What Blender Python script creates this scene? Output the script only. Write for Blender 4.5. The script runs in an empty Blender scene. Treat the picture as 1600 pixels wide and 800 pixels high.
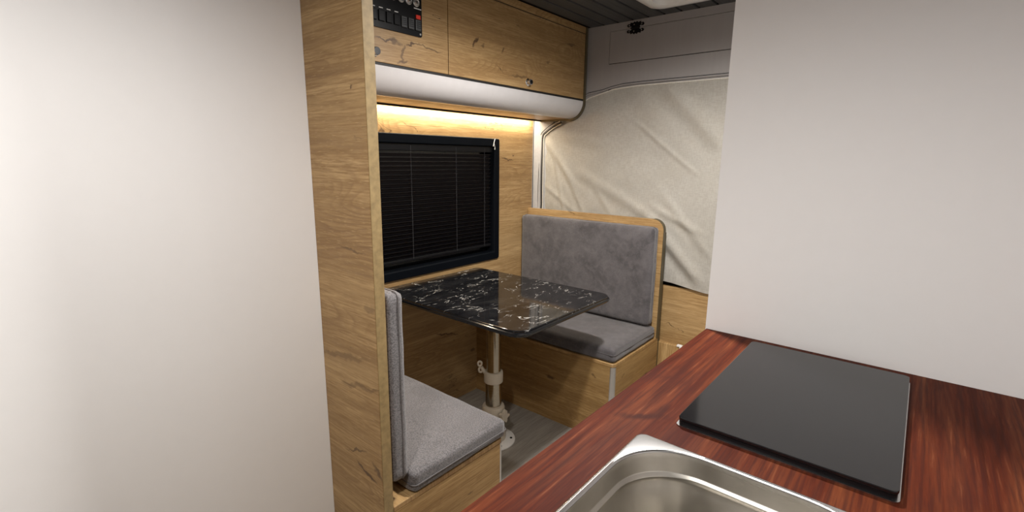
import bpy, bmesh, math, random
from mathutils import Vector, Matrix, noise
random.seed(7)
S = bpy.context.scene
C = S.collection
PI = math.pi

# ------------------------------------------------------------------ camera, light, exposure
cd = bpy.data.cameras.new('camera'); cam = bpy.data.objects.new('camera', cd); C.objects.link(cam)
cd.sensor_fit = 'HORIZONTAL'; cd.sensor_width = 36.0; cd.lens = 36.0 * 766.19 / 1600.0; cd.clip_start = 0.02
yaw, pit, rol = 0.6936, 0.1972, 0.0112
f = Vector((math.cos(yaw) * math.cos(pit), math.sin(yaw) * math.cos(pit), -math.sin(pit)))
r = Vector((math.sin(yaw), -math.cos(yaw), 0)); u = r.cross(f)
r2 = r * math.cos(rol) + u * math.sin(rol); u2 = u * math.cos(rol) - r * math.sin(rol)
cam.matrix_world = Matrix(((r2.x, u2.x, -f.x, 0), (r2.y, u2.y, -f.y, 0), (r2.z, u2.z, -f.z, 1.33), (0, 0, 0, 1)))
S.camera = cam

w = bpy.data.worlds.new('world'); S.world = w; w.use_nodes = True
w.node_tree.nodes['Background'].inputs[0].default_value = (1.0, 0.95, 0.9, 1)
w.node_tree.nodes['Background'].inputs[1].default_value = 0.25

def area(name, loc, rot, sx, sy, power, col, spread=180, shape='RECTANGLE'):
    l = bpy.data.lights.new(name, 'AREA'); l.shape = shape; l.size = sx
    if shape == 'RECTANGLE': l.size_y = sy
    l.energy = power; l.color = col; l.spread = math.radians(spread)
    o = bpy.data.objects.new(name, l); o.location = loc; o.rotation_euler = rot; C.objects.link(o); return o
WARM = (1.0, 0.91, 0.74); NEUT = (1.0, 0.965, 0.925)
def lamp(name, loc, power, col, rad, size, blend, rot=(0, 0, 0)):
    l = bpy.data.lights.new(name, 'SPOT'); l.energy = power; l.color = col; l.shadow_soft_size = rad
    l.spot_size = math.radians(size); l.spot_blend = blend
    o = bpy.data.objects.new(name, l); o.location = loc; o.rotation_euler = rot; C.objects.link(o); return o
area('led_strip_light', (1.56, 1.840, 1.5505), (math.radians(4), 0, 0), 1.66, 0.010, 5.0, WARM, 175)
lamp('ceiling_lamp_aisle', (1.42, 0.66, 1.995), 76.0, NEUT, 0.05, 172, 0.75)
lamp('fill_lamp_rear', (-0.08, 0.36, 1.995), 32.0, NEUT, 0.06, 165, 0.6)  # unseen lamp, placed and powered to brighten the white side walls
lamp('ceiling_lamp_galley', (0.30, 0.02, 1.995), 3.0, NEUT, 0.05, 150, 0.6)

S.view_settings.view_transform = 'Standard'; S.view_settings.look = 'None'
S.view_settings.gamma = 1.0; S.view_settings.use_curve_mapping = False
S.view_settings.exposure = 0.65

# ------------------------------------------------------------------ materials
class N:
    def __init__(s, name):
        s.m = bpy.data.materials.new(name); s.m.use_nodes = True; s.t = s.m.node_tree
        s.b = s.t.nodes['Principled BSDF']; s.out = s.t.nodes['Material Output']
    def n(s, kind, ins=None, **kw):
        x = s.t.nodes.new('ShaderNode' + kind)
        for k, v in kw.items(): setattr(x, k, v)
        for k, v in (ins or {}).items():
            if hasattr(v, 'is_output') or isinstance(v, bpy.types.NodeSocket): s.t.links.new(v, x.inputs[k])
            else: x.inputs[k].default_value = v
        return x
    def pos(s, scale=(1, 1, 1), loc=(0, 0, 0), rot=(0, 0, 0)):
        g = s.n('NewGeometry')
        return s.n('Mapping', {'Vector': g.outputs['Position'], 'Scale': scale, 'Location': loc, 'Rotation': rot}).outputs[0]
    def noise(s, v, scale=1, detail=5, rough=.55, dist=0.0):
        return s.n('TexNoise', {'Vector': v, 'Scale': scale, 'Detail': detail, 'Roughness': rough, 'Distortion': dist}).outputs['Fac']
    def ramp(s, fac, stops, interp='LINEAR'):
        x = s.n('ValToRGB', {'Fac': fac}); e = x.color_ramp.elements; x.color_ramp.interpolation = interp
        while len(e) < len(stops): e.new(0.5)
        for el, (p, c) in zip(e, stops):
            el.position = p; el.color = (c, c, c, 1) if isinstance(c, (int, float)) else (*c, 1)
        return x.outputs['Color']
    def mix(s, fac, a, b, mode='MIX'):
        x = s.n('Mix', data_type='RGBA', blend_type=mode)
        for sock, v in ((x.inputs[0], fac), (x.inputs[6], a), (x.inputs[7], b)):
            if isinstance(v, bpy.types.NodeSocket): s.t.links.new(v, sock)
            else: sock.default_value = v if not isinstance(v, tuple) else (*v, 1)
        return x.outputs[2]
    def math(s, op, a, b=0.0):
        return s.n('Math', {0: a, 1: b}, operation=op).outputs[0]
    def bump(s, h, strength=.3, dist=.002):
        s.t.links.new(s.n('Bump', {'Height': h, 'Strength': strength, 'Distance': dist}).outputs[0], s.b.inputs['Normal'])
    def fin(s, col=None, rough=.5, metal=0.0, **kw):
        for k, v in (('Base Color', col), ('Roughness', rough), ('Metallic', metal)):
            if v is None: continue
            if isinstance(v, bpy.types.NodeSocket): s.t.links.new(v, s.b.inputs[k])
            else: s.b.inputs[k].default_value = (*v, 1) if isinstance(v, tuple) else v
        for k, v in kw.items(): s.b.inputs[k.replace('_', ' ')].default_value = v
        return s.m

def plain(name, col, rough=.5, metal=0.0, var=0.08, scale=30, **kw):
    m = N(name); p = m.pos(); v = m.noise(p, scale, 3)
    lo = tuple(c * (1 - var) for c in col); hi = tuple(min(1, c * (1 + var)) for c in col)
    return m.fin(m.ramp(v, [(.3, lo), (.7, hi)]), rough, metal, **kw)

def oak(name, scale=(1.1, 1.1, 1.0), off=(0, 0, 0), tint=(1, 1, 1), rough=.42, figure=1.0, cracks=1.0, cross=2, marks=(), knots=1.0):
    """oak decor laminate; grain runs across the axis 'cross'"""
    m = N(name); T = tuple
    def sc(long, cr):
        v = [long] * 3; v[cross] = cr
        return tuple(v)
    warp = m.noise(m.pos(sc(1.3, 2.5), off), 1.6, 2)
    base = m.noise(m.pos(sc(1.4, 26), off), 1.0, 6, .6, .4)
    fine = m.noise(m.pos(sc(9, 230), off), 1.0, 4, .65)
    pore = m.noise(m.pos(sc(28, 420), off), 1.0, 2, .5)
    big = m.noise(m.pos(sc(.8, 5.5), off), 1.0, 3, .5, .6)
    # cathedral rings: contour lines of a slow field
    fld = m.noise(m.pos(sc(1.1, 3.2), (off[0] + 3, off[1], off[2])), 1.3, 2, .45, .25)
    ring = m.math('FRACT', m.math('MULTIPLY', fld, 34.0))
    ring = m.ramp(ring, [(0, .55), (.12, 0), (.55, .25), (.95, 1.0), (1, .55)])
    mask = m.ramp(big, [(.50, 0), (.66, 1)])
    c = m.ramp(base, [(.25, T(x * y for x, y in zip((.225, .128, .050), tint))), (.5, T(x * y for x, y in zip((.390, .246, .104), tint))),
                      (.75, T(x * y for x, y in zip((.545, .368, .178), tint)))])
    c = m.mix(m.math('MULTIPLY', m.math('MULTIPLY', ring, mask), .62 * figure), c, T(x * y for x, y in zip((.19, .095, .032), tint)))
    c = m.mix(m.ramp(fine, [(.38, .92), (.57, 0)]), c, T(x * y for x, y in zip((.27, .155, .058), tint)))
    c = m.mix(m.ramp(pore, [(.60, 0), (.74, .5)]), c, T(x * y for x, y in zip((.62, .44, .23), tint)))
    c = m.mix(m.ramp(big, [(.28, .30), (.5, 0)]), c, T(x * y for x, y in zip((.58, .40, .20), tint)))
    # knots and drying cracks
    kn = m.n('TexVoronoi', {'Vector': m.pos(sc(2.1, 3.6), off), 'Scale': 1.0, 'Randomness': 1.0})
    k = m.ramp(m.math('ADD', kn.outputs['Distance'], m.math('MULTIPLY', m.noise(m.pos(sc(18, 30), off), 1.0, 3), .10)), [(.075, 1), (.125, 0)])
    halo = m.ramp(kn.outputs['Distance'], [(.08, .55), (.30, 0)])
    rnd = m.n('SeparateColor', {'Color': kn.outputs['Color']}).outputs[0]
    sel = m.ramp(rnd, [(.74, 0), (.78, 1)])
    c = m.mix(m.math('MULTIPLY', m.math('MULTIPLY', halo, sel), .9 * knots), c, T(x * y for x, y in zip((.25, .135, .05), tint)))
    c = m.mix(m.math('MULTIPLY', m.math('MULTIPLY', k, sel), .85 * knots), c, (.055, .028, .012))
    cr = m.noise(m.pos(sc(2.6, 9), (off[0], off[1] + 5, off[2])), 1.0, 4, .6, .5)
    line = m.ramp(m.math('ABSOLUTE', m.math('SUBTRACT', cr, .5)), [(.002, 1), (.008, 0)])
    cm = m.ramp(m.noise(m.pos(sc(3.0, 5), (off[0] + 9, off[1], off[2])), 1.0, 2), [(.60, 0), (.66, 1)])
    c = m.mix(m.math('MULTIPLY', m.math('MULTIPLY', line, cm), .8 * cracks), c, (.07, .035, .014))
    wob = m.n('TexNoise', {'Vector': m.pos((30, 30, 30)), 'Scale': 1.0, 'Detail': 3.0}).outputs['Color']
    for (cen, rad, ang, st) in marks:   # individual knots and splits: centre, half sizes (along grain, across), tilt
        g = m.n('NewGeometry').outputs['Position']
        d = m.n('VectorMath', {0: g, 1: cen}, operation='SUBTRACT').outputs[0]
        wv = m.n('VectorMath', {0: wob, 1: (.5, .5, .5)}, operation='SUBTRACT').outputs[0]
        wv = m.n('VectorMath', {0: wv, 'Scale': .035}, operation='SCALE').outputs[0]
        d = m.n('VectorMath', {0: d, 1: wv}, operation='ADD').outputs[0]
        x_, y_, z_ = m.n('SeparateXYZ', {0: d}).outputs
        lo_ = m.math('ADD', x_, y_) if True else x_
        a_ = m.math('ADD', m.math('MULTIPLY', lo_, math.cos(ang)), m.math('MULTIPLY', z_, math.sin(ang)))
        b_ = m.math('SUBTRACT', m.math('MULTIPLY', z_, math.cos(ang)), m.math('MULTIPLY', lo_, math.sin(ang)))
        q_ = m.math('SQRT', m.math('ADD', m.math('POWER', m.math('ABSOLUTE', m.math('DIVIDE', a_, rad[0])), 2), m.math('POWER', m.math('ABSOLUTE', m.math('DIVIDE', b_, rad[1])), 2)))
        c = m.mix(m.ramp(q_, [(.55, st), (1.0, st * .35)]) if False else m.ramp(m.math('MULTIPLY', q_, .5), [(.30, st), (.62, 0)]), c, (.085, .042, .017))
    m.bump(m.math('ADD', fine, m.math('MULTIPLY', base, .5)), .22, .0012)
    return m.fin(c, m.ramp(fine, [(.3, rough + .12), (.7, rough)]), 0.0)

M = {}
M['oak'] = oak('oak_wall', marks=(((2.19, 1.862, 1.324), (.05, .004), -.15, .9), ((2.247, 1.862, 1.348), (.012, .006), 0, .8), ((1.70, 1.862, .40), (.09, .006), -.25, .8), ((1.90, 1.862, .25), (.02, .012), 0, .7)))
M['oak_partition'] = oak('oak_partition', off=(.4, .9, 1.35), figure=1.25, tint=(1.0, .98, .92), marks=(
    ((.667, 1.046, 1.489), (.006, .005), 0, .9), ((.667, 1.053, .488), (.05, .005), .35, .9), ((.667, 1.01, .512), (.030, .008), .8, .75), ((.667, 1.10, .535), (.05, .004), -.3, .7),
    ((.667, 1.078, 1.101), (.05, .003), .1, .55), ((.667, 1.07, .735), (.09, .007), -.12, .45), ((.667, 1.15, .80), (.12, .008), -.15, .4), ((.667, 1.01, .96), (.02, .012), .2, .4)))
M['oak_cabinet'] = oak('oak_cabinet', off=(2.2, .3, 4.1), cracks=1.4, marks=(
    ((1.12, 1.525, 1.734), (.045, .003), 0, .95), ((1.165, 1.525, 1.733), (.022, .010), 0, .75), ((1.24, 1.525, 1.738), (.035, .004), .2, .95), ((1.33, 1.525, 1.738), (.06, .0035), -.1, .85),
    ((1.198, 1.525, 1.70), (.005, .035), 0, .7), ((1.20, 1.525, 1.669), (.020, .005), .2, .8), ((1.58, 1.525, 1.806), (.028, .006), .9, .95), ((1.62, 1.525, 1.80), (.012, .006), .6, .6),
    ((1.76, 1.525, 1.80), (.018, .006), .9, .7), ((2.30, 1.525, 1.918), (.05, .006), 0, .6), ((1.87, 1.525, 1.705), (.07, .006), .05, .6), ((2.1, 1.525, 1.80), (.02, .008), .4, .5)))
M['oak_bench'] = oak('oak_bench', off=(5.1, 2.3, .7), tint=(.93, .9, .8), marks=(((1.929, 1.339, .23), (.025, .012), 0, .8), ((1.929, 1.085, .317), (.015, .006), .5, .6), ((1.929, 1.46, .30), (.06, .004), .1, .5), ((.99, .985, .277), (.012, .006), 0, .6)))
M['oak_flat'] = oak('oak_flat', off=(1, 4, 0), cross=0, figure=.4, knots=0, cracks=0, tint=(1.04, 1.02, .98))
M['oak_upright'] = oak('oak_upright', off=(3, 1, 2), cross=1, figure=.5, knots=0, tint=(1.1, 1.08, 1.02))
M['oak_edge'] = plain('oak_edge_band', (.30, .215, .10), .45, var=.2, scale=60)
M['edge_dark'] = plain('olive_edge_band', (.085, .068, .035), .4)
M['white_wall'] = plain('white_laminate_wall', (.93, .925, .92), .6, var=.005)
M['cove'] = plain('satin_white_cove', (.62, .60, .60), .33, var=.02)
M['grey_trim'] = plain('light_grey_trim', (.42, .41, .41), .5, var=.05, scale=60)
def header_mat():
    m = N('taupe_laminate'); n1 = m.noise(m.pos((60, 60, 4)), 1.0, 4)
    c = m.ramp(n1, [(.3, (.345, .325, .318)), (.7, (.362, .342, .335))])
    m.bump(n1, .1, .001); return m.fin(c, .55)
M['header'] = header_mat()
M['black'] = plain('black_plastic', (.006, .006, .007), .35, Specular_IOR_Level=.22)
M['black_gap'] = plain('dark_void', (.01, .009, .008), .9)
M['track_dark'] = plain('dark_grey_rubber', (.045, .040, .036), .6)
M['seam_black'] = plain('black_shadow_gap_strip', (.01, .009, .008), .6)
M['ceiling_plank'] = (lambda m: m.fin(m.ramp(m.noise(m.pos((3, 90, 90)), 1.0, 4), [(.3, (.045, .047, .048)), (.7, (.080, .082, .082))]), .5))(N('charcoal_plank'))
M['ceiling_dark'] = plain('black_joint', (.006, .006, .006), .9)
M['chrome'] = plain('chrome', (.75, .75, .76), .12, 1.0, var=.03)
M['alu'] = plain('satin_aluminium', (.72, .71, .70), .32, 1.0, var=.03)
M['steel_pole'] = (lambda m: m.fin(m.ramp(m.noise(m.pos((40, 40, 400)), 1.0, 2), [(.3, (.40, .36, .29)), (.7, (.50, .45, .37))]), .13, 1.0))(N('brushed_steel_pole'))
def steel():
    m = N('brushed_stainless_steel'); n1 = m.noise(m.pos((7, 14, 260)), 1.0, 3); n2 = m.noise(m.pos((9, 9, 9)), 1.0, 3)
    c = m.ramp(n2, [(.3, (.34, .32, .285)), (.7, (.56, .53, .48))]); m.bump(n1, .06, .0005)
    return m.fin(c, m.ramp(n2, [(.35, .30), (.65, .42)]), 1.0)
M['steel'] = steel()
M['rim'] = plain('polished_steel_rim', (.56, .555, .55), .26, 1.0, var=.03)
M['cream'] = plain('cream_plastic', (.52, .46, .37), .4, var=.05)
M['white_plastic'] = plain('white_plastic', (.82, .81, .79), .35, var=.02)
M['glass_black'] = plain('black_ceramic_glass', (.006, .006, .007), .12, var=0)
M['window_pane'] = plain('night_window_pane', (.003, .003, .004), .08, var=0)
M['window_frame'] = plain('blue_black_frame', (.004, .005, .007), .5, var=.05, Specular_IOR_Level=.03)
M['slat'] = plain('black_slat', (.020, .017, .017), .30, var=.05)
M['cord'] = plain('grey_cord', (.045, .045, .05), .8)
M['red'] = plain('red_indicator', (.75, .05, .03), .3)
M['white_mark'] = plain('white_marking', (.75, .75, .75), .5)
M['rocker'] = plain('dark_grey_rocker', (.045, .048, .05), .4)
def led():
    m = N('led_diffuser'); m.b.inputs['Emission Color'].default_value = (1.0, .84, .60, 1)
    m.b.inputs['Emission Strength'].default_value = 8.0; return m.fin((.9, .9, .85), .5)
M['led'] = led()
def suede(name, lo, hi, contrast=.35, grain=900):
    m = N(name); p = m.pos()
    n1 = m.noise(p, 7.0, 4, .6, .8); n2 = m.noise(p, grain, 2); n3 = m.noise(p, 28, 3, .6, .5)
    c = m.ramp(n1, [(.32, lo), (.68, hi)])
    c = m.mix(m.ramp(n3, [(.45, 0), (.75, contrast)]), c, tuple(x * 1.35 for x in hi))
    c = m.mix(m.ramp(n2, [(.36, .75), (.52, 0)]), c, tuple(x * .55 for x in lo)); c = m.mix(m.ramp(n2, [(.50, 0), (.66, .45)]), c, tuple(x * 1.5 for x in hi))
    m.bump(n2, .35, .0009)
    m.fin(c, .9); m.b.inputs['Sheen Weight'].default_value = .35; m.b.inputs['Sheen Roughness'].default_value = .5
    m.b.inputs['Specular IOR Level'].default_value = .2
    return m.m
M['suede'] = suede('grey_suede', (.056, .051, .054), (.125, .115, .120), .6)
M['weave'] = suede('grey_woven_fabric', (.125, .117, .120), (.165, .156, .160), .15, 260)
M['piping'] = plain('grey_piping', (.135, .126, .127), .8)
def linen():
    m = N('beige_linen')
    a = m.n('TexWave', {'Vector': m.pos(), 'Scale': 190.0, 'Distortion': 1.2, 'Detail': 2.0, 'Detail Scale': 3.0}, wave_type='BANDS', bands_direction='Y').outputs['Fac']
    b = m.n('TexWave', {'Vector': m.pos(), 'Scale': 190.0, 'Distortion': 1.2, 'Detail': 2.0, 'Detail Scale': 3.0}, wave_type='BANDS', bands_direction='Z').outputs['Fac']
    n1 = m.noise(m.pos(), 5, 4, .6, .5); n2 = m.noise(m.pos((40, 40, 260)), 1.0, 3); n3 = m.noise(m.pos((40, 260, 40)), 1.0, 3)
    c = m.ramp(n1, [(.3, (.72, .68, .605)), (.7, (.79, .755, .685))])
    c = m.mix(m.ramp(m.math('MULTIPLY', n2, n3), [(.18, .45), (.30, 0)]), c, (.58, .53, .455))
    m.bump(m.math('ADD', a, b), .25, .0006); m.fin(c, .9); m.b.inputs['Specular IOR Level'].default_value = .15
    return m.m
M['linen'] = linen()
def marble():
    m = N('black_marble'); p = m.pos((1, 1, 1), (2.3, .4, 0))
    wv = m.noise(m.pos((3.5, 3.5, 3.5)), 1.0, 3, .5)
    v = m.noise(m.pos((6, 13, 5), (1, 2, 0), (0, 0, -.35)), 1.0, 4, .5, .9)
    line = m.ramp(m.math('ABSOLUTE', m.math('SUBTRACT', v, .5)), [(.002, 1), (.009, 0)])
    v2 = m.noise(m.pos((11, 24, 12), (4, 7, 0), (0, 0, .25)), 1.0, 4, .5, 1.0)
    l2 = m.ramp(m.math('ABSOLUTE', m.math('SUBTRACT', v2, .52)), [(.002, .8), (.009, 0)])
    mk = m.ramp(m.noise(m.pos((16, 16, 9), (0, 3, 1)), 1.0, 3, .6), [(.51, 0), (.64, .9)])
    mk2 = m.ramp(m.noise(m.pos((13, 13, 6), (8, 3, 1)), 1.0, 3, .6), [(.53, 0), (.64, .85)])
    c = m.ramp(m.noise(m.pos((6, 11, 6)), 1.0, 6, .6, 1.0), [(.35, (.004, .004, .005)), (.62, (.012, .012, .013)), (.85, (.03, .029, .027))])
    c = m.mix(m.math('MULTIPLY', line, mk), c, (.62, .60, .57)); c = m.mix(m.math('MULTIPLY', l2, mk2), c, (.5, .48, .45))
    return m.fin(c, .07)
M['marble'] = marble()
def counter():
    m = N('red_brown_timber')
    o = (0, .3, 0)
    n1 = m.noise(m.pos((1.8, 34, 34), o), 1.0, 6, .62, .6); n2 = m.noise(m.pos((7, 170, 170), o), 1.0, 4, .6, .3); n3 = m.noise(m.pos((2.6, 7, 7), o), 1.0, 4, .55, .8)
    c = m.ramp(n1, [(.25, (.034, .0065, .0030)), (.45, (.085, .0165, .0065)), (.62, (.125, .032, .012)), (.80, (.195, .062, .022))])
    c = m.mix(m.ramp(n2, [(.38, .65), (.55, 0)]), c, (.040, .010, .007))
    c = m.mix(m.ramp(n3, [(.52, 0), (.68, .62)]), c, (.045, .011, .008))
    c = m.mix(m.ramp(n2, [(.60, 0), (.75, .40)]), c, (.28, .10, .045))
    g = m.n('NewGeometry').outputs['Position']; x_, y_, z_ = m.n('SeparateXYZ', {0: g}).outputs
    wb = m.math('MULTIPLY', m.math('SUBTRACT', m.noise(m.pos((14, 40, 1)), 1.0, 3), .5), .03)
    for cx, cy, rx, ry, st in ((.735, .318, .012, .034, .75), (.772, .300, .030, .010, .5), (.84, .33, .07, .010, .45), (1.02, .34, .10, .008, .5), (.50, .345, .12, .007, .4)):
        a_ = m.math('DIVIDE', m.math('ADD', m.math('SUBTRACT', x_, cx), m.math('ADD', wb, m.math('MULTIPLY', m.math('SUBTRACT', y_, cy), .6))), rx)
        b_ = m.math('DIVIDE', m.math('ADD', m.math('SUBTRACT', y_, cy), m.math('MULTIPLY', wb, .5)), ry)
        q_ = m.math('SQRT', m.math('ADD', m.math('MULTIPLY', a_, a_), m.math('MULTIPLY', b_, b_)))
        c = m.mix(m.ramp(m.math('MULTIPLY', q_, .5), [(.2, st), (.7, 0)]), c, (.030, .008, .006))
    m.bump(n2, .12, .0008)
    return m.fin(c, m.ramp(n1, [(.3, .60), (.7, .48)]), Specular_IOR_Level=.05)
M['counter'] = counter()
def floor_mat():
    m = N('grey_wood_vinyl'); n1 = m.noise(m.pos((3, 40, 1)), 1.0, 6, .6, .5); n2 = m.noise(m.pos((10, 260, 1)), 1.0, 3)
    c = m.ramp(n1, [(.28, (.23, .215, .19)), (.72, (.40, .375, .34))]); c = m.mix(m.ramp(n2, [(.4, .4), (.55, 0)]), c, (.17, .155, .135))
    m.bump(n1, .15, .001); return m.fin(c, .42)
M['floor'] = floor_mat()

# ------------------------------------------------------------------ mesh helpers
def link(name, bm, mat, parent=None, smooth=False, org=None, angle=40):
    """link a bmesh given in world coordinates; its origin is moved to its lower centre"""
    bm.normal_update()
    if org is None:
        xs = [v.co for v in bm.verts]
        org = Vector(((min(v.x for v in xs) + max(v.x for v in xs)) / 2, (min(v.y for v in xs) + max(v.y for v in xs)) / 2, min(v.z for v in xs)))
    org = Vector(org)
    for v in bm.verts: v.co -= org
    me = bpy.data.meshes.new(name); bm.to_mesh(me); bm.free(); me.materials.append(mat)
    if smooth:
        me.polygons.foreach_set('use_smooth', [True] * len(me.polygons))
        try: me.set_sharp_from_angle(angle=math.radians(angle))
        except Exception: pass
    o = bpy.data.objects.new(name, me); C.objects.link(o)
    if parent is not None:
        o.parent = parent; o.location = org - wloc(parent)
    else: o.location = org
    return o
def wloc(o):
    p = Vector(o.location)
    while o.parent: o = o.parent; p += Vector(o.location)
    return p
def tag(o, label, cat, group=None):
    o['label'] = label; o['category'] = cat
    if group: o['group'] = group
    return o
def thing(name, label, cat, loc, group=None):
    o = bpy.data.objects.new(name, None); C.objects.link(o); o.location = loc; o.empty_display_size = .05
    return tag(o, label, cat, group)
def struct(o):
    o['kind'] = 'structure'; return o
def B(): return bmesh.new()
def box(bm, x0, x1, y0, y1, z0, z1, bev=0.0, seg=2):
    r = bmesh.ops.create_cube(bm, size=1.0); vs = r['verts']
    for v in vs:
        v.co = Vector((x0 if v.co.x < 0 else x1, y0 if v.co.y < 0 else y1, z0 if v.co.z < 0 else z1))
    if bev > 0:
        es = list({e for v in vs for e in v.link_edges})
        bmesh.ops.bevel(bm, geom=es, offset=bev, segments=seg, affect='EDGES', profile=.5)
    return bm
def bx(*a, **k): return box(B(), *a, **k)
def prism(bm, pts, axis, a0, a1, bev=0.0, seg=2):
    """closed polygon pts in the two other axes, extruded from a0 to a1"""
    def mk(p, a):
        l = list(p); l.insert('xyz'.index(axis), a); return Vector(l)
    lo = [bm.verts.new(mk(p, a0)) for p in pts]; hi = [bm.verts.new(mk(p, a1)) for p in pts]
    n = len(pts); fs = [bm.faces.new(lo[::-1]), bm.faces.new(hi)]
    for i in range(n): fs.append(bm.faces.new((lo[i], lo[(i + 1) % n], hi[(i + 1) % n], hi[i])))
    bmesh.ops.recalc_face_normals(bm, faces=fs)
    if bev > 0:
        es = [e for f_ in fs[:2] for e in f_.edges]
        bmesh.ops.bevel(bm, geom=es, offset=bev, segments=seg, affect='EDGES', profile=.5)
    return bm
def rrect(x0, x1, y0, y1, rad, n=8):
    """rounded rectangle; rad is a number or four radii (x0y0, x1y0, x1y1, x0y1)"""
    R = [rad] * 4 if isinstance(rad, (int, float)) else rad; pts = []
    for (cx, cy, a, q) in ((x0, y0, PI, R[0]), (x1, y0, 1.5 * PI, R[1]), (x1, y1, 0, R[2]), (x0, y1, .5 * PI, R[3])):
        ox = cx + q if cx == x0 else cx - q; oy = cy + q if cy == y0 else cy - q
        k = n if q > 1e-5 else 0
        for i in range(k + 1):
            t = a + (PI / 2) * (i / k if k else 0)
            pts.append((ox + q * math.cos(t), oy + q * math.sin(t)))
    return pts
def lathe(bm, prof, c, n=32, axis='z'):
    """prof: list of (radius, height along axis); closed solid of revolution"""
    rings = []
    for (rr, h) in prof:
        ring = []
        for i in range(n):
            t = 2 * PI * i / n; a, b = rr * math.cos(t), rr * math.sin(t)
            v = {'z': (a, b, h), 'x': (h, a, b), 'y': (a, h, b)}[axis]
            ring.append(bm.verts.new(Vector(c) + Vector(v)))
        rings.append(ring)
    fs = []
    for A, D in zip(rings, rings[1:]):
        for i in range(n): fs.append(bm.faces.new((A[i], A[(i + 1) % n], D[(i + 1) % n], D[i])))
    fs.append(bm.faces.new(rings[0][::-1])); fs.append(bm.faces.new(rings[-1]))
    bmesh.ops.recalc_face_normals(bm, faces=fs); return bm
def tube(bm, pts, rad, n=8, closed=False):
    pts = [Vector(p) for p in pts]; rings = []; N_ = len(pts)
    up = Vector((0, 0, 1)); prev = None
    for i, p in enumerate(pts):
        a = pts[(i - 1) % N_] if (closed or i > 0) else p; b = pts[(i + 1) % N_] if (closed or i < N_ - 1) else p
        t = (b - a).normalized()
        if prev is None:
            s = t.cross(up) if abs(t.z) < .9 else t.cross(Vector((1, 0, 0)))
        else: s = prev - t * prev.dot(t)
        s.normalize(); prev = s; q = t.cross(s)
        rr = rad[i] if isinstance(rad, (list, tuple)) else rad
        rings.append([bm.verts.new(p + (s * math.cos(2 * PI * k / n) + q * math.sin(2 * PI * k / n)) * rr) for k in range(n)])
    fs = []
    for i in range(N_ if closed else N_ - 1):
        A, D = rings[i], rings[(i + 1) % N_]
        for k in range(n): fs.append(bm.faces.new((A[k], A[(k + 1) % n], D[(k + 1) % n], D[k])))
    if not closed: fs += [bm.faces.new(rings[0][::-1]), bm.faces.new(rings[-1])]
    bmesh.ops.recalc_face_normals(bm, faces=fs); return bm
def cushion(x0, x1, y0, y1, z0, z1, rad, puff=.004, n=26, seed=0.0):
    """dense rounded block with a soft, slightly uneven upholstery surface"""
    bm = B(); bmesh.ops.create_cube(bm, size=2.0)
    bmesh.ops.subdivide_edges(bm, edges=bm.edges[:], cuts=n, use_grid_fill=True)
    c = Vector(((x0 + x1) / 2, (y0 + y1) / 2, (z0 + z1) / 2)); h = Vector(((x1 - x0) / 2, (y1 - y0) / 2, (z1 - z0) / 2))
    for v in bm.verts:
        q = Vector([math.copysign(abs(k) ** .8, k) for k in v.co]); p = Vector((q.x * h.x, q.y * h.y, q.z * h.z))
        core = Vector([max(-(h[i] - rad), min(h[i] - rad, p[i])) for i in range(3)])
        d = p - core
        if d.length > 1e-9: d = d.normalized() * rad
        p2 = core + d
        if d.length > 1e-9:
            nn = d.normalized(); e = 1
            for i in range(3):
                if abs(nn[i]) < .5: e *= max(0, 1 - (abs(p2[i]) / h[i]) ** 6)
            k = noise.noise((p2 + c) * 6 + Vector((seed, 0, 0))) * .6 + noise.noise((p2 + c) * 17 + Vector((seed, 3, 0))) * .25
            p2 += nn * puff * e * k
        v.co = c + p2
    bmesh.ops.recalc_face_normals(bm, faces=bm.faces[:]); return bm
def loop3(pts2, axis, a):
    out = []
    for p in pts2:
        l = list(p); l.insert('xyz'.index(axis), a); out.append(tuple(l))
    return out

# ------------------------------------------------------------------ key measures (metres)
W = 1.862          # window wall
CE = 2.03          # ceiling
XH = 2.470         # front bulkhead plane
XP0, XP1 = .667, .697   # oak partition
YB = .985          # aisle faces of the dinette
ZS = .400          # bench boards

# ------------------------------------------------------------------ the setting
struct(link('floor', bx(-1.4, 2.9, -.6, 1.95, -.03, 0), M['floor']))
ceil = struct(link('ceiling', bx(-1.4, 2.9, -.6, 1.95, CE + .012, CE + .04), M['ceiling_dark']))
yp = 1.515; rows = []
while yp > -.6:
    rows.append((max(yp - .0845, -.6), yp)); yp -= .0845
for (a, b) in rows:
    if a < 1.06 and b > .65:
        link('plank', bx(-1.4, 1.905, a + .0055, b - .0055, CE, CE + .0119, bev=.0015, seg=1), M['ceiling_plank'], ceil)
        link('plank', bx(2.305, XH - .0005, a + .0055, b - .0055, CE, CE + .0119, bev=.0015, seg=1), M['ceiling_plank'], ceil)
    else:
        link('plank', bx(-1.4, XH - .0005, a + .0055, b - .0055, CE, CE + .0119, bev=.0015, seg=1), M['ceiling_plank'], ceil)

# window wall with an opening for the window
WX0, WX1, WZ0, WZ1 = .93, 2.106, .758, 1.434
bm = B()
for (a, b, c, d) in ((XP1 - .0, 2.425, 0, WZ0 + .01), (XP1, 2.425, WZ1 - .01, CE + .01), (XP1, WX0 + .01, WZ0 + .01, WZ1 - .01), (WX1 - .01, 2.425, WZ0 + .01, WZ1 - .01)):
    box(bm, a, b, W, W + .02, c, d)
wall_w = struct(link('wall_window', bm, M['oak']))
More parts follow.
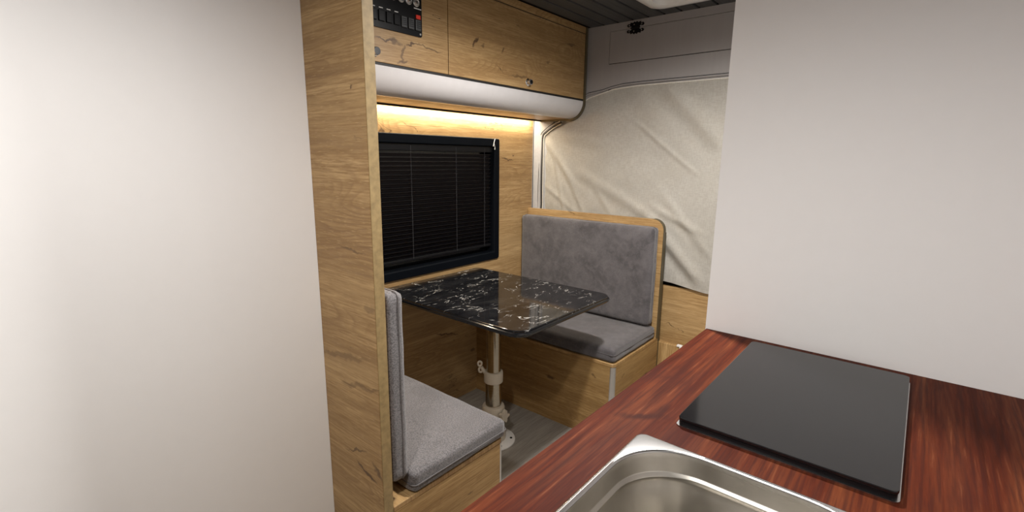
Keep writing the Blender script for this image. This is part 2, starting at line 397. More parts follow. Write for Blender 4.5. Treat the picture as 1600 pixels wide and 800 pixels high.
# pale edge bead where the oak panel ends at the pillar
link('edge_bead', prism(B(), [(2.4255, W - .001), (2.429, W - .001), (2.429, W + .02), (2.4255, W + .02)], 'z', 0.0, 1.56), M['grey_trim'], wall_w)
struct(link('wall_left', bx(-1.4, XP0 - .0005, 1.243, 1.268, 0, CE), M['white_wall']))
struct(link('wall_right', bx(1.262, 1.290, -.6, .390, 0, CE), M['white_wall']))
struct(link('wall_galley', bx(-1.4, 1.2615, -.625, -.6005, 0, CE), M['white_wall']))
struct(link('wall_rear', bx(-1.43, -1.4005, -.6, 1.95, 0, CE), M['white_wall']))

# oak partition beside the near bench
part = thing('oak_partition', 'tall oak laminate partition at the left with a pale front edge strip', 'partition', ((XP0 + XP1) / 2, 1.4, 0))
link('panel', bx(XP0, XP1, YB + .0015, W - .0005, 0, CE - .0005), M['oak_partition'], part)
e_ = link('edge_band', bx(XP0 + .001, XP1 - .001, YB, YB + .0014, 0, CE - .0005), M['oak_edge'], part)
e_['label'] = 'narrow plain edge band'

# pillar trim behind the curtain edge (curved grey plastic)
pts = []
for i in range(9):
    t = i / 8; pts.append((2.434 + .036 * t ** 1.6, 1.861 - .115 * t))
pts += [(2.50, 1.746), (2.50, 1.861)]
pil = struct(link('trim_1', prism(B(), pts, 'z', 0, 1.59), M['grey_trim'], smooth=True)); 

# bulkhead above the cab opening
hd = struct(link('wall_front', bx(XH + .006, XH + .03, -.6, 1.90, 1.62, CE + .01), M['black_gap']))
bm = B()
box(bm, XH, XH + .0059, 1.392, 1.86, 1.60, CE)
box(bm, XH, XH + .0059, -.6, 1.3919, 1.993, CE)
box(bm, XH, XH + .0059, -.6, 1.3919, 1.70, 1.828)
link('fascia_board', bm, M['header'], hd)
fl = link('flap', bx(XH, XH + .0058, -.6, 1.3905, 1.8315, 1.9915, bev=.0006, seg=1), M['header'], hd)
fl['label'] = 'long bulkhead locker flap'
LP = [(-.6, 1.719), (1.197, 1.719), (1.30, 1.716), (1.37, 1.706), (1.42, 1.694), (1.508, 1.684), (1.56, 1.66)]
lip = link('lower_lip', tube(B(), [(XH - .004, a, b) for a, b in LP], .0055, 8), M['header'], hd, smooth=True)
link('lip_gap', tube(B(), [(XH - .002, a, b + .0065) for a, b in LP], .0022, 6), M['black_gap'], hd)
struct(link('cab_dark_backing', bx(2.60, 2.62, -.6, 1.95, 0, CE + .01), M['black_gap']))  # added dark sheet for the unlit cab; keeps world light out of curtain gaps
struct(link('cab_dark_side', bx(2.43, 2.60, W + .02, W + .04, 0, CE), M['black_gap']))  # added black panel closing the side gap against stray world light
# decorative dark hinge on the flap
hg = thing('butterfly_hinge', 'dark ornate hinge with pale screws on the grey bulkhead flap', 'hinge', (XH - .001, 1.246, 1.955))
def leaf(sg):
    p = [(0, .002), (.020, .002), (.026, .010), (.040, .006), (.048, .014), (.042, .022), (.030, .020), (.028, .028), (.014, .024), (.008, .031), (0, .026)]
    full = p + [(-a, b) for a, b in p[::-1] if a > 0]
    return [(1.246 + a, 1.992 + sg * b) for a, b in full]
for sg in (1, -1):
    link('hinge_leaf', prism(B(), leaf(sg), 'x', XH - .0026, XH - .0003), M['black'], hg)
link('hinge_pin', lathe(B(), [(.0035, -.026), (.0035, .026)], (XH - .0038, 1.246, 1.992), 10, 'y'), M['black'], hg)
for (a, b) in ((.034, .014), (-.034, .014), (.008, .016), (.034, -.014), (-.034, -.014), (.008, -.016)):
    link('screw', lathe(B(), [(.0034, -.0040), (.0034, -.0027)], (XH, 1.246 + a, 1.992 + b), 10, 'x'), M['alu'], hg, smooth=True)

# roof hatch frame
hat = thing('roof_hatch', 'white rounded plastic roof hatch frame in the dark plank ceiling', 'roof hatch', (2.105, .86, CE - .03))
bm = B(); n_ = 8
lo_ = rrect(1.90, 2.31, .655, 1.075, .06, n_)
def ringstrip(bm, loops):
    R_ = [[bm.verts.new(p) for p in L] for L in loops]; fs = []
    for A, D in zip(R_, R_[1:]):
        for i in range(len(A)): fs.append(bm.faces.new((A[i], A[(i + 1) % len(A)], D[(i + 1) % len(A)], D[i])))
    return fs
L = [loop3(rrect(1.895, 2.315, .650, 1.080, .065, n_), 'z', CE - .0005), loop3(rrect(1.893, 2.317, .648, 1.082, .067, n_), 'z', CE - .010),
     loop3(rrect(1.905, 2.305, .660, 1.070, .058, n_), 'z', CE - .022), loop3(rrect(1.935, 2.275, .690, 1.040, .045, n_), 'z', CE - .026),
     loop3(rrect(1.950, 2.260, .705, 1.025, .040, n_), 'z', CE - .020), loop3(rrect(1.955, 2.255, .710, 1.020, .040, n_), 'z', CE + .008)]
fs = ringstrip(bm, L); bmesh.ops.recalc_face_normals(bm, faces=fs)
link('frame', bm, M['white_plastic'], hat, smooth=True)
link('screen', prism(B(), rrect(1.956, 2.254, .711, 1.019, .040, n_), 'z', CE + .006, CE + .0095), M['grey_trim'], hat)

# ------------------------------------------------------------------ window with blind
win = struct(bpy.data.objects.new('window_1', None)); C.objects.link(win); win.location = ((WX0 + WX1) / 2, W, WZ0)
def framebox(x0, x1, z0, z1, wd, y0, y1, bev=.003):
    bm = B(); o_ = rrect(x0, x1, z0, z1, .012, 4); i_ = rrect(x0 + wd, x1 - wd, z0 + wd, z1 - wd, .004, 4)
    L = [loop3(o_, 'y', y1), loop3(o_, 'y', y0 + bev), loop3(rrect(x0 + bev, x1 - bev, z0 + bev, z1 - bev, .010, 4), 'y', y0),
         loop3(rrect(x0 + wd - bev, x1 - wd + bev, z0 + wd - bev, z1 - wd + bev, .006, 4), 'y', y0), loop3(i_, 'y', y0 + bev), loop3(i_, 'y', y1)]
    fs = ringstrip(bm, L); bmesh.ops.recalc_face_normals(bm, faces=fs); return bm
link('window_frame', framebox(WX0, WX1, WZ0, WZ1, .042, W - .014, W + .05), M['window_frame'], win, smooth=True)
link('pane', bx(WX0 + .03, WX1 - .03, W + .046, W + .050, WZ0 + .03, WZ1 - .03), M['window_pane'], win)
link('head_rail', bx(WX0 + .044, WX1 - .044, W + .004, W + .034, WZ1 - .075, WZ1 - .043, bev=.002), M['black'], win)
zb = .842
link('bottom_rail', bx(WX0 + .046, WX1 - .048, W + .006, W + .030, zb - .008, zb + .006, bev=.003), M['black'], win)
z = zb + .018; first = None
cx, cw = (WX0 + WX1) / 2, (WX1 - WX0) / 2 - .048
while z < WZ1 - .08:
    if first is None:
        bm = B(); t = .0006; prof = []
        for i in range(6):
            s_ = -1 + 2 * i / 5; prof.append((s_ * .0085, .0015 * (1 - s_ * s_) - .0080 * s_))
        up = [(W + .018 + a, z + b) for a, b in prof]; dn = [(W + .018 + a, z + b - .0012) for a, b in prof][::-1]
        prism(bm, up + dn, 'x', cx - cw, cx + cw)
        first = link('slat', bm, M['slat'], win)
        base_z = z; base_loc = Vector(first.location)
    else:
        o = first.copy(); C.objects.link(o); o.location = base_loc + Vector((0, 0, z - base_z))
    z += .0200
for xx in (1.10, 1.495, 1.787, 2.0):
    link('ladder_cord', tube(B(), [(xx, W + .004, zb), (xx, W + .004, WZ1 - .05)], .0009, 6), M['cord'], win)
tas = tag(link('blind_pull_cord', tube(B(), [(2.062, W - .018, 1.432), (2.052, W - .020, 1.415), (2.046, W - .019, 1.392), (2.053, W - .020, 1.405), (2.060, W - .019, 1.385), (2.056, W - .021, 1.374)], .0013, 6), M['white_plastic'], smooth=True),
    'short pale cord tuft hanging at the top right corner of the black window', 'cord')

# ------------------------------------------------------------------ overhead cabinet
YD = 1.525
oc = thing('overhead_cabinet', 'long oak overhead cabinet with white cove below the doors, above the window', 'cabinet', (1.58, 1.70, 1.55))
XE = 2.440
prof = [(YD + .001, 1.645)]
for i in range(13):
    t = PI + (PI / 2) * i / 12; prof.append((YD + .001 + .088 + .088 * math.cos(t), 1.645 + .092 * math.sin(t)))
outer = prof[:]; inner = [(y + .006, z + .003) for y, z in prof][::-1]
link('cove', prism(B(), outer + inner, 'x', XP1 + .001, XE), M['cove'], oc, smooth=True)
link('bottom_board', bx(XP1 + .001, XE, YD + .0955, 1.815, 1.5535, 1.570), M['oak_flat'], oc)
link('back_rail', bx(XP1 + .001, XE, 1.8155, W - .0005, 1.5605, 1.570), M['black'], oc)
link('light_shield', bx(XP1 + .001, XE, 1.8155, 1.8195, 1.5455, 1.5600), M['black'], oc)
link('seam_strip', bx(XP1 + .001, XE, YD + .003, YD + .02, 1.6455, 1.6545), M['seam_black'], oc)
link('top_rail', bx(XP1 + .001, XE, YD, YD + .018, 1.9975, CE - .0005), M['oak_cabinet'], oc)
link('top_seam', bx(XP1 + .001, XE, YD + .004, YD + .018, 1.9932, 1.9974), M['seam_black'], oc)
link('carcass_back', bx(XP1 + .001, XE, YD + .0195, YD + .024, 1.655, CE - .0005), M['black_gap'], oc)
# end panel: big rounded lower corner with a dark olive edge
ep = [(W - .001, CE - .0005), (YD - .004, CE - .0005), (YD - .004, 1.640)]
for i in range(1, 13):
    t = PI + (PI / 2) * i / 12; ep.append((YD - .004 + .098 + .098 * math.cos(t), 1.640 + .096 * math.sin(t)))
ep += [(W - .001, 1.544)]
link('end_panel', prism(B(), ep, 'x', XE + .001, XE + .016), M['edge_dark'], oc)
eb = ep[1:-1]; ebo = [(y - .0, z) for y, z in eb]
def offset(pl, d):
    out = []
    for i, p in enumerate(pl):
        a = pl[max(0, i - 1)]; b = pl[min(len(pl) - 1, i + 1)]; tx, ty = b[0] - a[0], b[1] - a[1]; l = math.hypot(tx, ty)
        out.append((p[0] + ty / l * d, p[1] - tx / l * d))
    return out
eo = offset(eb, -.0022 if offset([eb[0], eb[1]], 1)[0][0] > eb[0][0] else .0022)
bm = B(); prism(bm, eb + eo[::-1], 'x', XE + .002, XE + .017)
x_ = link('edge_band', bm, M['edge_dark'], oc); x_['label'] = 'dark olive edge band'
ld = link('door', bx(XP1 + .004, 1.4225, YD, YD + .018, 1.6555, 1.9930, bev=.0008, seg=1), M['oak_cabinet'], oc); ld['label'] = 'left door carrying the switch panel'
rd = link('door', bx(1.4255, XE - .001, YD, YD + .018, 1.6555, 1.9930, bev=.0008, seg=1), M['oak_cabinet'], oc); rd['label'] = 'right lift-up door'
def knob(px, pz, par):
    k = link('knob', lathe(B(), [(.0175, 0), (.0175, -.002), (.0150, -.004), (.0115, -.005), (.0110, -.010), (.0135, -.013), (.0140, -.020), (.0125, -.022)][::-1], (px, YD - .0002, pz), 28, 'y'), M['chrome'], par, smooth=True)
    link('knob_button', lathe(B(), [(.0090, -.0212), (.0090, -.0235), (.006, -.0245)][::-1], (px, YD, pz), 20, 'y'), M['black'], k) if False else None
    return k
knob(1.938, 1.686, rd); knob(1.074, 1.686, ld)
lb = link('knob_button', lathe(B(), [(.0090, -.0222), (.0090, -.0245), (.005, -.0255)], (1.938, YD, 1.686), 20, 'y'), M['black'], oc)
lb['label'] = 'black push button in the right knob'

# LED strip under the cabinet
ls = thing('led_strip', 'lit warm white light strip under the overhead cabinet along the wall', 'light strip', (1.58, 1.84, 1.548))
link('channel', bx(XP1 + .004, 2.436, 1.8210, 1.8605, 1.5565, 1.5600), M['alu'], ls)
link('diffuser', bx(XP1 + .006, 2.434, 1.826, 1.852, 1.5525, 1.5564), M['led'], ls)

# switch panel
sp = thing('switch_panel', 'black control panel of switches and sockets on the left overhead door', 'control panel', (1.13, YD - .004, 1.77))
yf = YD - .0042
link('faceplate', prism(B(), rrect(.965, 1.289, 1.768, 1.965, .008, 4), 'y', yf, YD - .0003, bev=.001), M['black'], sp, smooth=True, angle=12)
for (a, zc) in ((1.279, 1.778), (.975, 1.778), (1.279, 1.955), (.975, 1.955)):
    link('screw', lathe(B(), [(.0036, -.0018), (.0040, -.0002)], (a, yf, zc), 14, 'y'), M['alu'], sp, smooth=True)
for i, xx in enumerate((1.268, 1.236, 1.204)):
    k = link('rocker_switch', bx(xx - .0125, xx + .0125, yf - .005, yf - .0002, 1.788, 1.826, bev=.002), M['rocker'], sp)
    for j in range(1, 5):
        link('rib', bx(xx - .010, xx + .010, yf - .0058, yf - .0052, 1.790 + j * .0066, 1.7915 + j * .0066), M['black'], k)
    if i == 0:
        q = link('indicator', bx(xx - .010, xx + .010, yf - .0062, yf - .0002, 1.828, 1.842, bev=.001), M['red'], k); q['label'] = 'red indicator'
for i, xx in enumerate((1.172, 1.139, 1.107, 1.075, 1.043, 1.011)):
    k = link('rocker_switch', bx(xx - .0125, xx + .0125, yf - .005, yf - .0002, 1.790, 1.826, bev=.002), M['black'], sp)
    link('marking', bx(xx - .008, xx + .008, yf - .0008, yf - .0002, 1.8325, 1.8355), M['white_mark'], k)
link('marking', bx(1.252, 1.286, yf - .0008, yf - .0002, 1.8625, 1.8660), M['white_mark'], sp)
for i, xx in enumerate((1.262, 1.228, 1.194, 1.160, 1.126, 1.092)):
    rg = link('socket_ring', lathe(B(), [(.0145, 0), (.0145, -.003), (.0125, -.0045), (.0110, -.0035), (.0110, -.001)], (xx, yf - .0002, 1.884), 24, 'y'), M['alu'], sp, smooth=True)
    link('cap', lathe(B(), [(.0070, -.0012), (.0070, -.006), (.0055, -.0075)], (xx, yf - .0002, 1.884), 16, 'y'), M['chrome'], rg, smooth=True)
link('display', bx(1.00, 1.25, yf - .0012, yf - .0002, 1.915, 1.950), M['glass_black'], sp)

# ------------------------------------------------------------------ curtain over the cab opening
def seg_d(p, a, b):
    ax, ay = a; bx_, by = b; dx, dy = bx_ - ax, by - ay; L2 = dx * dx + dy * dy
    t = ((p[0] - ax) * dx + (p[1] - ay) * dy) / L2; tc = max(0, min(1, t))
    qx, qy = ax + dx * tc, ay + dy * tc
    s = (dx * (p[1] - ay) - dy * (p[0] - ax)) / math.sqrt(L2)
    return t, tc, s, math.hypot(p[0] - qx, p[1] - qy)
creases = [  # (y,z) start, end, width, height
    ((1.165, 1.491), (.914, 1.299), .012, .0050), ((1.50, 1.235), (1.10, 1.040), .030, .0095), ((1.06, .985), (.85, .770), .032, .022), ((1.02, 1.06), (.86, .99), .02, .008),
    ((1.80, 1.455), (1.60, 1.22), .022, .010), ((1.66, 1.30), (1.50, 1.02), .016, .006), ((1.02, 1.66), (.80, 1.44), .040, .018),
    ((1.40, 1.13), (1.30, .99), .018, .005), ((1.74, 1.14), (1.56, 1.02), .016, .005), ((.98, 1.10), (.80, .90), .022, .008),
    ((1.79, 1.50), (1.45, 1.42), .030, .007), ((1.19, 1.66), (1.06, 1.43), .045, .005), ((.70, 1.5), (.60, .8), .03, .012), ((1.72, 1.33), (1.64, 1.02), .012, .005),
    ((.45, 1.6), (.40, .8), .03, .012), ((.2, 1.6), (.15, .8), .03, .012)]
def curtain_x(y, z):
    x = 2.4545
    for a, b, wd, h in creases:
        t, tc, s, d = seg_d((y, z), a, b)
        fall = 1.0 if 0 <= t <= 1 else math.exp(-((t - tc) * math.hypot(b[0] - a[0], b[1] - a[1]) / .06) ** 2)
        k = s / wd
        x -= .72 * h * fall * (math.exp(-k * k) - .45 * math.exp(-((k - 1.6) ** 2)))
    x += noise.noise(Vector((y * 2.2, z * 2.2, 1.3))) * .010 + noise.noise(Vector((y * 9, z * 7, 4.1))) * .0032 + noise.noise(Vector((y * 26, z * 24, 2.1))) * .0009
    if y > 1.42 and z > 1.49:      # tucked behind the cabinet end
        k = min(1.0, (y - 1.42) / .08) * min(1.0, (z - 1.49) / .045); x = x + (2.4625 + (x - 2.4545) * .12 - x) * k
    return min(x, XH - .004 if z > 1.70 else 2.50)
def top_z(y):   # top hem: sags near the cabinet
    pts = [(-.4, 1.712), (.862, 1.711), (1.197, 1.711), (1.344, 1.704), (1.401, 1.690), (1.508, 1.668), (1.62, 1.60), (1.667, 1.556), (1.711, 1.534), (1.80, 1.478), (1.835, 1.462)]
    for (a, za), (b, zb_) in zip(pts, pts[1:]):
        if y <= b: return za + (zb_ - za) * max(0, (y - a)) / (b - a)
    return pts[-1][1]
def bot_z(y):
    pts = [(-.4, .660), (.60, .665), (.774, .672), (.86, .683), (.95, .697), (1.05, .704), (1.9, .72)]
    for (a, za), (b, zb_) in zip(pts, pts[1:]):
        if y <= b: return za + (zb_ - za) * max(0, (y - a)) / (b - a)
    return .72
ct = thing('cab_curtain', 'beige linen curtain with creases closing off the cab behind the far bench', 'curtain', (2.455, .8, .66))
bm = B(); NY, NZ = 340, 190; Y0, Y1 = -.4, 1.797
V = []
for i in range(NY + 1):
    y = Y0 + (Y1 - Y0) * i / NY; a, b = bot_z(y), top_z(y) - .006; col = []
    for j in range(NZ + 1):
        z = a + (b - a) * j / NZ; col.append(bm.verts.new((curtain_x(y, z) if z < 1.69 else curtain_x(y, z), y, z)))
    V.append(col)
for i in range(NY):
    for j in range(NZ): bm.faces.new((V[i][j], V[i][j + 1], V[i + 1][j + 1], V[i + 1][j]))
g0 = bm.faces[:]
bmesh.ops.solidify(bm, geom=g0, thickness=.0018)
link('cloth', bm, M['linen'], ct, smooth=True, angle=70)
hem = [];
for i in range(60):
    y = Y0 + (1.835 - Y0) * i / 59; hem.append((curtain_x(y, top_z(y) - .01) - .001, y, top_z(y) - .008))
link('top_hem', tube(B(), hem, .0032, 8), M['linen'], ct, smooth=True)
# gathered side edge: folds and the dark rail they run on
def side_path(y, x, d):
    p = [(x, y + .002, 1.006)]
    for i in range(1, 11):
        t = i / 10; p.append((x - .002 * math.sin(t * 5), y + .0025 * math.sin(t * 4 + y * 90), 1.006 + t * (1.448 - 1.006 + d)))
    for (yy, zz) in ((1.800, 1.470), (1.765, 1.495), (1.735, 1.512), (1.700, 1.528), (1.676, 1.535)):
        p.append((x, yy + (y - 1.812) * .55, zz + d * .9))
    return p
for y, x, rr, mm, nm, d in ((1.8030, 2.4455, .0058, 'track_dark', 'curtain_track', 0.0), (1.7930, 2.4440, .0026, 'linen', 'side_fold', -.008), (1.8135, 2.4430, .0032, 'grey_trim', 'side_fold', .008),
                           (1.8240, 2.4420, .0022, 'track_dark', 'curtain_track', .014)):
    q_ = link(nm, tube(B(), side_path(y, x, d), rr, 8), M[mm], ct, smooth=True)
    if nm == 'curtain_track': q_['label'] = 'dark rubber edge track'

# oak board below the curtain and the small hatch in front
lowp = tag(link('oak_board', bx(2.470, 2.488, .2, 1.02, 0, .674, bev=.001, seg=1), M['oak_cabinet']), 'pale oak board standing below the curtain, right of the far bench', 'board')
ht = thing('floor_locker', 'low oak locker with upright grain between far bench and worktop', 'locker', (2.45, .8, 0))
link('front_board', bx(2.432, 2.450, .5, .998, 0, .368, bev=.0012, seg=1), M['oak_upright'], ht)
link('lid', bx(2.4505, 2.4695, .5, .998, .352, .366), M['oak_flat'], ht)
la = link('catch', bx(2.426, 2.446, .862, .888, .3685, .378, bev=.002), M['white_plastic'], ht); la['label'] = 'white plastic catch'
link('catch_tongue', bx(2.424, 2.4315, .858, .872, .362, .376, bev=.002), M['white_plastic'], ht)

# ------------------------------------------------------------------ benches
def bench(name, label, xf, xb, loc):
    """xf: front edge x, xb: back x (either direction)"""
    t = thing(name, label, 'bench', loc); s = 1 if xb > xf else -1
    x0, x1 = sorted((xf, xb)); rp = .020
    fx = sorted((xf, xf + s * .016))
    link('front_panel', bx(fx[0], fx[1], YB + .020, W - .0005, 0, ZS - .0165), M['oak_bench'], t)
    sx = sorted((xf + s * .020, xb))
    link('side_panel', bx(sx[0], sx[1], YB, YB + .016, 0, ZS - .0165), M['oak_bench'], t)
    # seat board with a rounded free corner
    rad = [.022, 0, 0, 0] if s > 0 else [0, .022, 0, 0]
    link('seat_board', prism(B(), rrect(x0, x1, YB, W - .0005, rad, 6), 'z', ZS - .016, ZS, bev=.0015, seg=1), M['oak_flat'], t, smooth=True)
    # quarter round aluminium corner post
    cx_, cy_ = xf + s * .020, YB + .020; pts = []
    for i in range(9):
        a = PI * 1.5 - s * (PI / 2) * i / 8
        pts.append((cx_ + .0205 * math.cos(a), cy_ + .0205 * math.sin(a)))
    pts.append((cx_, cy_))
    q = link('corner_post', prism(B(), pts, 'z', 0, ZS - .0165), M['alu'], t, smooth=True); q['label'] = 'silver aluminium corner post'
    return t
fb = bench('dinette_bench', 'oak bench base with tall backboard at the far side of the table', 1.929, 2.385, (2.16, 1.42, 0))
bp = rrect(YB + .002, W - .0005, ZS - .02, 1.030, [0, 0, 0, .055], 10)
link('backboard', prism(B(), bp, 'x', 2.386, 2.412, bev=.0008, seg=1), M['oak_cabinet'], fb, smooth=True)
arc = [(YB - .0005, ZS + .0005)] + [(YB + .057 - .0575 * math.cos(PI / 2 * i / 10), .975 + .0575 * math.sin(PI / 2 * i / 10)) for i in range(0, 11)]
arc2 = [(YB + .057 - .0552 * math.cos(PI / 2 * i / 10), .975 + .0552 * math.sin(PI / 2 * i / 10)) for i in range(10, -1, -1)] + [(YB + .0018, ZS + .0005)]
q = link('side_edge_band', prism(B(), arc + arc2, 'x', 2.3868, 2.4122), M['edge_dark'], fb, smooth=True); q['label'] = 'dark olive edge band'
bi = rrect(YB + .001, W - .0005, ZS - .40, 1.031, [0, 0, 0, .056], 10)
q = link('edge_band', bx(2.4125, 2.4205, YB - .001, YB + .03, 0, .965), M['edge_dark'], fb)
q['label'] = 'dark rear edge strip'
link('backboard_lower', bx(2.386, 2.412, YB, YB + .03, 0, ZS - .021), M['oak_bench'], fb)
nb = bench('dinette_bench', 'oak bench base in the left foreground, backing on the partition', 1.152, XP1 + .001, (.93, 1.42, 0))

def piped(name, label, bm, mat, loops, loc):
    t = thing(name, label, 'cushion', loc)
    link('cover', bm, mat, t, smooth=True, angle=80)
    for lp in loops: link('piping', tube(B(), lp, .0016, 6, closed=True), M['piping'] if mat is M['weave'] else mat, t, smooth=True)
    return t
G1 = None
# far bench
z0, z1 = ZS + .0012, ZS + .070
piped('seat_cushion', 'dark grey suede seat cushion on the far bench, light brushed marks on top', cushion(1.934, 2.384, YB + .006, W - .004, z0, z1, .017, .006, seed=1.),
      M['suede'], [loop3(rrect(1.9335, 2.3835, YB + .0058, W - .0035, .017, 5), 'z', z1 - .030)], (2.16, 1.42, z0))
piped('back_cushion', 'tall dark grey suede back cushion against the far backboard', cushion(2.318, 2.3850, YB + .022, W - .003, z1 + .0080, .994, .018, .006, seed=4.),
      M['suede'], [loop3(rrect(YB + .0215, W - .0025, z1 + .0075, .9945, .018, 5), 'x', 2.352)], (2.35, 1.42, z1 + .008))
# near bench
z1 = ZS + .066
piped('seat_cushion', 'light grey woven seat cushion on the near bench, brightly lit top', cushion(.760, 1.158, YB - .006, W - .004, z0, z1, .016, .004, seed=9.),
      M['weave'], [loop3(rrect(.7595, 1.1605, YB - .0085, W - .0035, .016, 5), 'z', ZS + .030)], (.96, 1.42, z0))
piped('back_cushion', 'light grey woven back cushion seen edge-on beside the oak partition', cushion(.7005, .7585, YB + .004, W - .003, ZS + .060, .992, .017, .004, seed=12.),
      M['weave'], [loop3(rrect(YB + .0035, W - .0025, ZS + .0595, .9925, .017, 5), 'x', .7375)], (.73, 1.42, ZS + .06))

# ------------------------------------------------------------------ table
tb = thing('dinette_table', 'black marbled dinette table on a single steel pedestal leg', 'table', (1.6, 1.435, 0))
TP = rrect(1.268, 1.932, 1.012, 1.856, [.062, .062, .03, .03], 10)
link('tabletop', prism(B(), TP, 'z', .704, .731, bev=.004, seg=3), M['marble'], tb, smooth=True, angle=15)
q = link('edge_band', ringtube if False else tube(B(), loop3(rrect(1.2675, 1.9325, 1.0115, 1.8565, [.062, .062, .03, .03], 10), 'z', .7165), .0075, 8, closed=True), M['glass_black'], tb, smooth=True)
q['label'] = 'glossy black edge band'
px_, py_ = 1.6, 1.435
link('top_bracket', lathe(B(), [(.085, .690), (.085, .696), (.083, .7035)], (px_, py_, 0), 32), M['alu'], tb, smooth=True)
link('upper_tube', lathe(B(), [(.0340, .335), (.0340, .6895)], (px_, py_, 0), 40), M['steel_pole'], tb, smooth=True)
link('lower_tube', lathe(B(), [(.0375, .16), (.0375, .318), (.0330, .322)], (px_, py_, 0), 40), M['steel_pole'], tb, smooth=True)
cl = link('collar', lathe(B(), [(.0415, .298), (.0445, .301), (.0450, .318), (.0450, .342), (.0435, .350), (.0335, .352)], (px_, py_, 0), 40), M['cream'], tb, smooth=True)
rt = Vector((math.sin(.73), -math.cos(.73), 0)); fw = Vector((math.cos(.73), math.sin(.73), 0))
c0 = Vector((px_, py_, .352)) - rt * .052
bm = B()
kc = Vector((px_, py_, .372)) - rt * .062
for k in (-1, 1):      # two open ear loops, one above the other
    cc_ = kc + Vector((0, 0, .0155 * k)) - rt * (.002 * k)
    tube(bm, [cc_ + (rt * math.cos(a_ * PI / 6) * .0085 + Vector((0, 0, 1)) * math.sin(a_ * PI / 6) * .0115) for a_ in range(12)], .0052, 8, closed=True)
tube(bm, [kc + rt * .004, kc + rt * .012 - Vector((0, 0, .012)), kc + rt * .022 - Vector((0, 0, .030))], [.008, .0085, .0085], 10)
link('wing_knob', bm, M['cream'], cl, smooth=True)
mt = link('base_socket', lathe(B(), [(.060, .012), (.056, .05), (.050, .11), (.051, .135), (.054, .150), (.054, .172), (.050, .180), (.0385, .183)], (px_, py_, 0), 40), M['cream'], tb, smooth=True)
# star grip screw facing the camera side
dirv = (rt * .75 - fw * .65).normalized(); cc = Vector((px_, py_, .142)) + dirv * .058
side = Vector((0, 0, 1)).cross(dirv).normalized(); upv = dirv.cross(side)
bm = B()
lo = []; hi = []; n2 = 40
for i in range(n2):
    a = 2 * PI * i / n2; rr = .027 + .007 * math.cos(5 * a)
    d = side * math.cos(a) * rr + upv * math.sin(a) * rr
    lo.append(bm.verts.new(cc + d)); hi.append(bm.verts.new(cc + d * .93 + dirv * .017))
bm.faces.new(lo[::-1]); bm.faces.new(hi)
for i in range(n2): bm.faces.new((lo[i], lo[(i + 1) % n2], hi[(i + 1) % n2], hi[i]))
bmesh.ops.recalc_face_normals(bm, faces=bm.faces[:])
tube(bm, [cc - dirv * .016, cc + dirv * .001], .014, 12)
link('star_grip', bm, M['cream'], mt, smooth=True, angle=35)
fg = link('floor_flange', lathe(B(), [(.105, .0004), (.105, .005), (.100, .009), (.068, .0115)], (px_, py_, 0), 48), M['white_plastic'], tb, smooth=True)
for k in range(6):
    a = k * PI / 3 - .95
    link('screw', lathe(B(), [(.006, .0102), (.006, .0125), (.004, .0132)], (px_ + .086 * math.cos(a), py_ + .086 * math.sin(a), 0), 12), M['black'], fg, smooth=True)

# ------------------------------------------------------------------ galley worktop with sink and cooktop
ZC = .900; YC = .387
SX0, SX1, SY0, SY1 = .235, .684, -.050, .298
HX0, HX1, HY0, HY1 = SX0 + .012, SX1 - .012, SY0 + .012, SY1 - .012     # cut-out
bm = B()
for (a, b, c, d) in ((-.9, HX0, -.6, YC), (HX1, 1.2615, -.6, YC), (HX0, HX1, HY1, YC), (HX0, HX1, -.6, HY0)):
    box(bm, a, b, c, d, ZC - .036, ZC)
bmesh.ops.remove_doubles(bm, verts=bm.verts[:], dist=1e-5)
# soften the long front edge
es = [e for e in bm.edges if all(abs(v.co.y - YC) < 1e-5 and abs(v.co.z - ZC) < 1e-5 for v in e.verts)]
tag(link('worktop', bm, M['counter']), 'red-brown timber galley worktop in the right foreground', 'worktop')
gc = thing('galley_cabinet', 'oak galley base cabinet under the red-brown worktop', 'cabinet', (.18, -.1, 0))
link('front_panel', bx(-.9, 1.2615, .345, .363, .06, ZC - .0365), M['oak'], gc)
link('plinth', bx(-.9, 1.2615, .300, .315, 0, .0595), M['black'], gc)

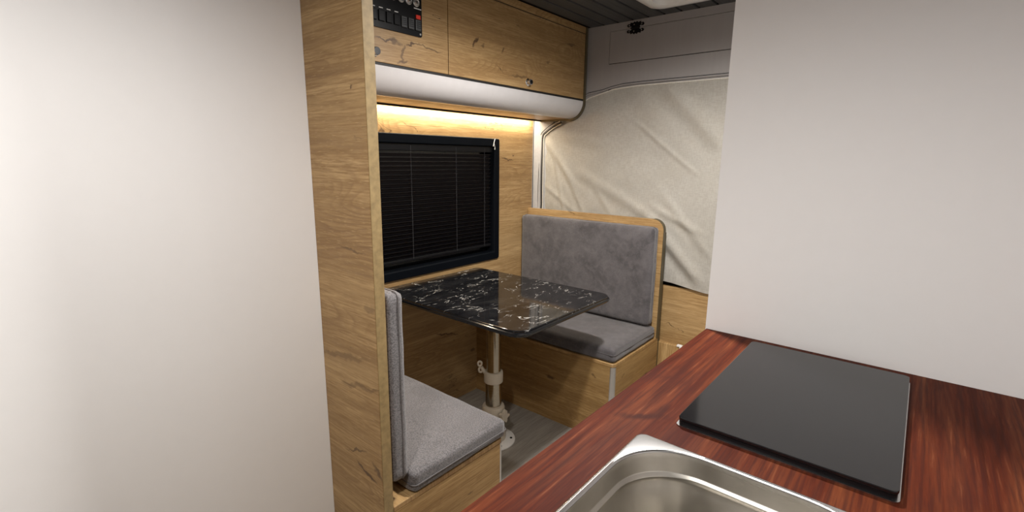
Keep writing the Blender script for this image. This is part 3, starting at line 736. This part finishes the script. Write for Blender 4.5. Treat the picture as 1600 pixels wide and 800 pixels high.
sk = thing('sink', 'stainless steel inset sink with rounded bowl in the worktop', 'sink', (.46, .12, ZC - .14))
nn_ = 14
def rl(i, rad, z): return loop3(rrect(SX0 + i, SX1 - i, SY0 + i, SY1 - i, rad, nn_), 'z', z)
bm = B()
L = [rl(0, .014, ZC + .0004), rl(.0008, .014, ZC + .0022), rl(.0035, .014, ZC + .0030)]
L += [rl(.0060, .100, ZC + .0030), rl(.0068, .100, ZC + .0048), rl(.0085, .100, ZC + .0058), rl(.0105, .099, ZC + .0050), rl(.0118, .098, ZC + .0026)]
fs = ringstrip(bm, L); bmesh.ops.recalc_face_normals(bm, faces=fs)
for f_ in bm.faces:
    if f_.normal.z < -.3: f_.normal_flip()
link('rim', bm, M['rim'], sk, smooth=True, angle=50)
bm = B()
L = [rl(.0120, .098, ZC + .0024), rl(.0140, .097, ZC - .004), rl(.0165, .095, ZC - .024), rl(.0172, .0945, ZC - .0260), rl(.0215, .092, ZC - .0285), rl(.0220, .0915, ZC - .0300), rl(.0195, .093, ZC - .0330), rl(.0198, .0925, ZC - .0385), rl(.0225, .091, ZC - .0440),
     rl(.0280, .087, ZC - .080), rl(.0345, .084, ZC - .120), rl(.042, .080, ZC - .133), rl(.055, .070, ZC - .1395), rl(.080, .05, ZC - .141)]
fs = ringstrip(bm, L)
last = [v for v in bm.verts][-len(L[-1]):]
cen = bm.verts.new(((SX0 + SX1) / 2, (SY0 + SY1) / 2, ZC - .1435))
for i in range(len(last)): bm.faces.new((last[i], last[(i + 1) % len(last)], cen))
bmesh.ops.recalc_face_normals(bm, faces=bm.faces[:])
link('bowl', bm, M['steel'], sk, smooth=True, angle=60)
link('drain', lathe(B(), [(.040, ZC - .1420), (.040, ZC - .1395), (.034, ZC - .1390), (.030, ZC - .1405), (.010, ZC - .1405)], ((SX0 + SX1) / 2, (SY0 + SY1) / 2, 0), 36), M['rim'], sk, smooth=True)

hb = thing('cooktop', 'black glass cooktop on the worktop beyond the sink', 'cooktop', (.97, .117, ZC))
q = link('trim', prism(B(), rrect(.744, 1.205, -.030, .264, .008, 5), 'z', ZC + .0003, ZC + .0022), M['rim'], hb, smooth=True); q['label'] = 'thin chrome edge trim'
link('body', prism(B(), rrect(.747, 1.202, -.027, .261, .008, 5), 'z', ZC + .0023, ZC + .009), M['black'], hb, smooth=True, angle=15)
link('glass_lid', prism(B(), rrect(.746, 1.203, -.028, .262, .010, 5), 'z', ZC + .0100, ZC + .015, bev=.001), M['glass_black'], hb, smooth=True, angle=15)
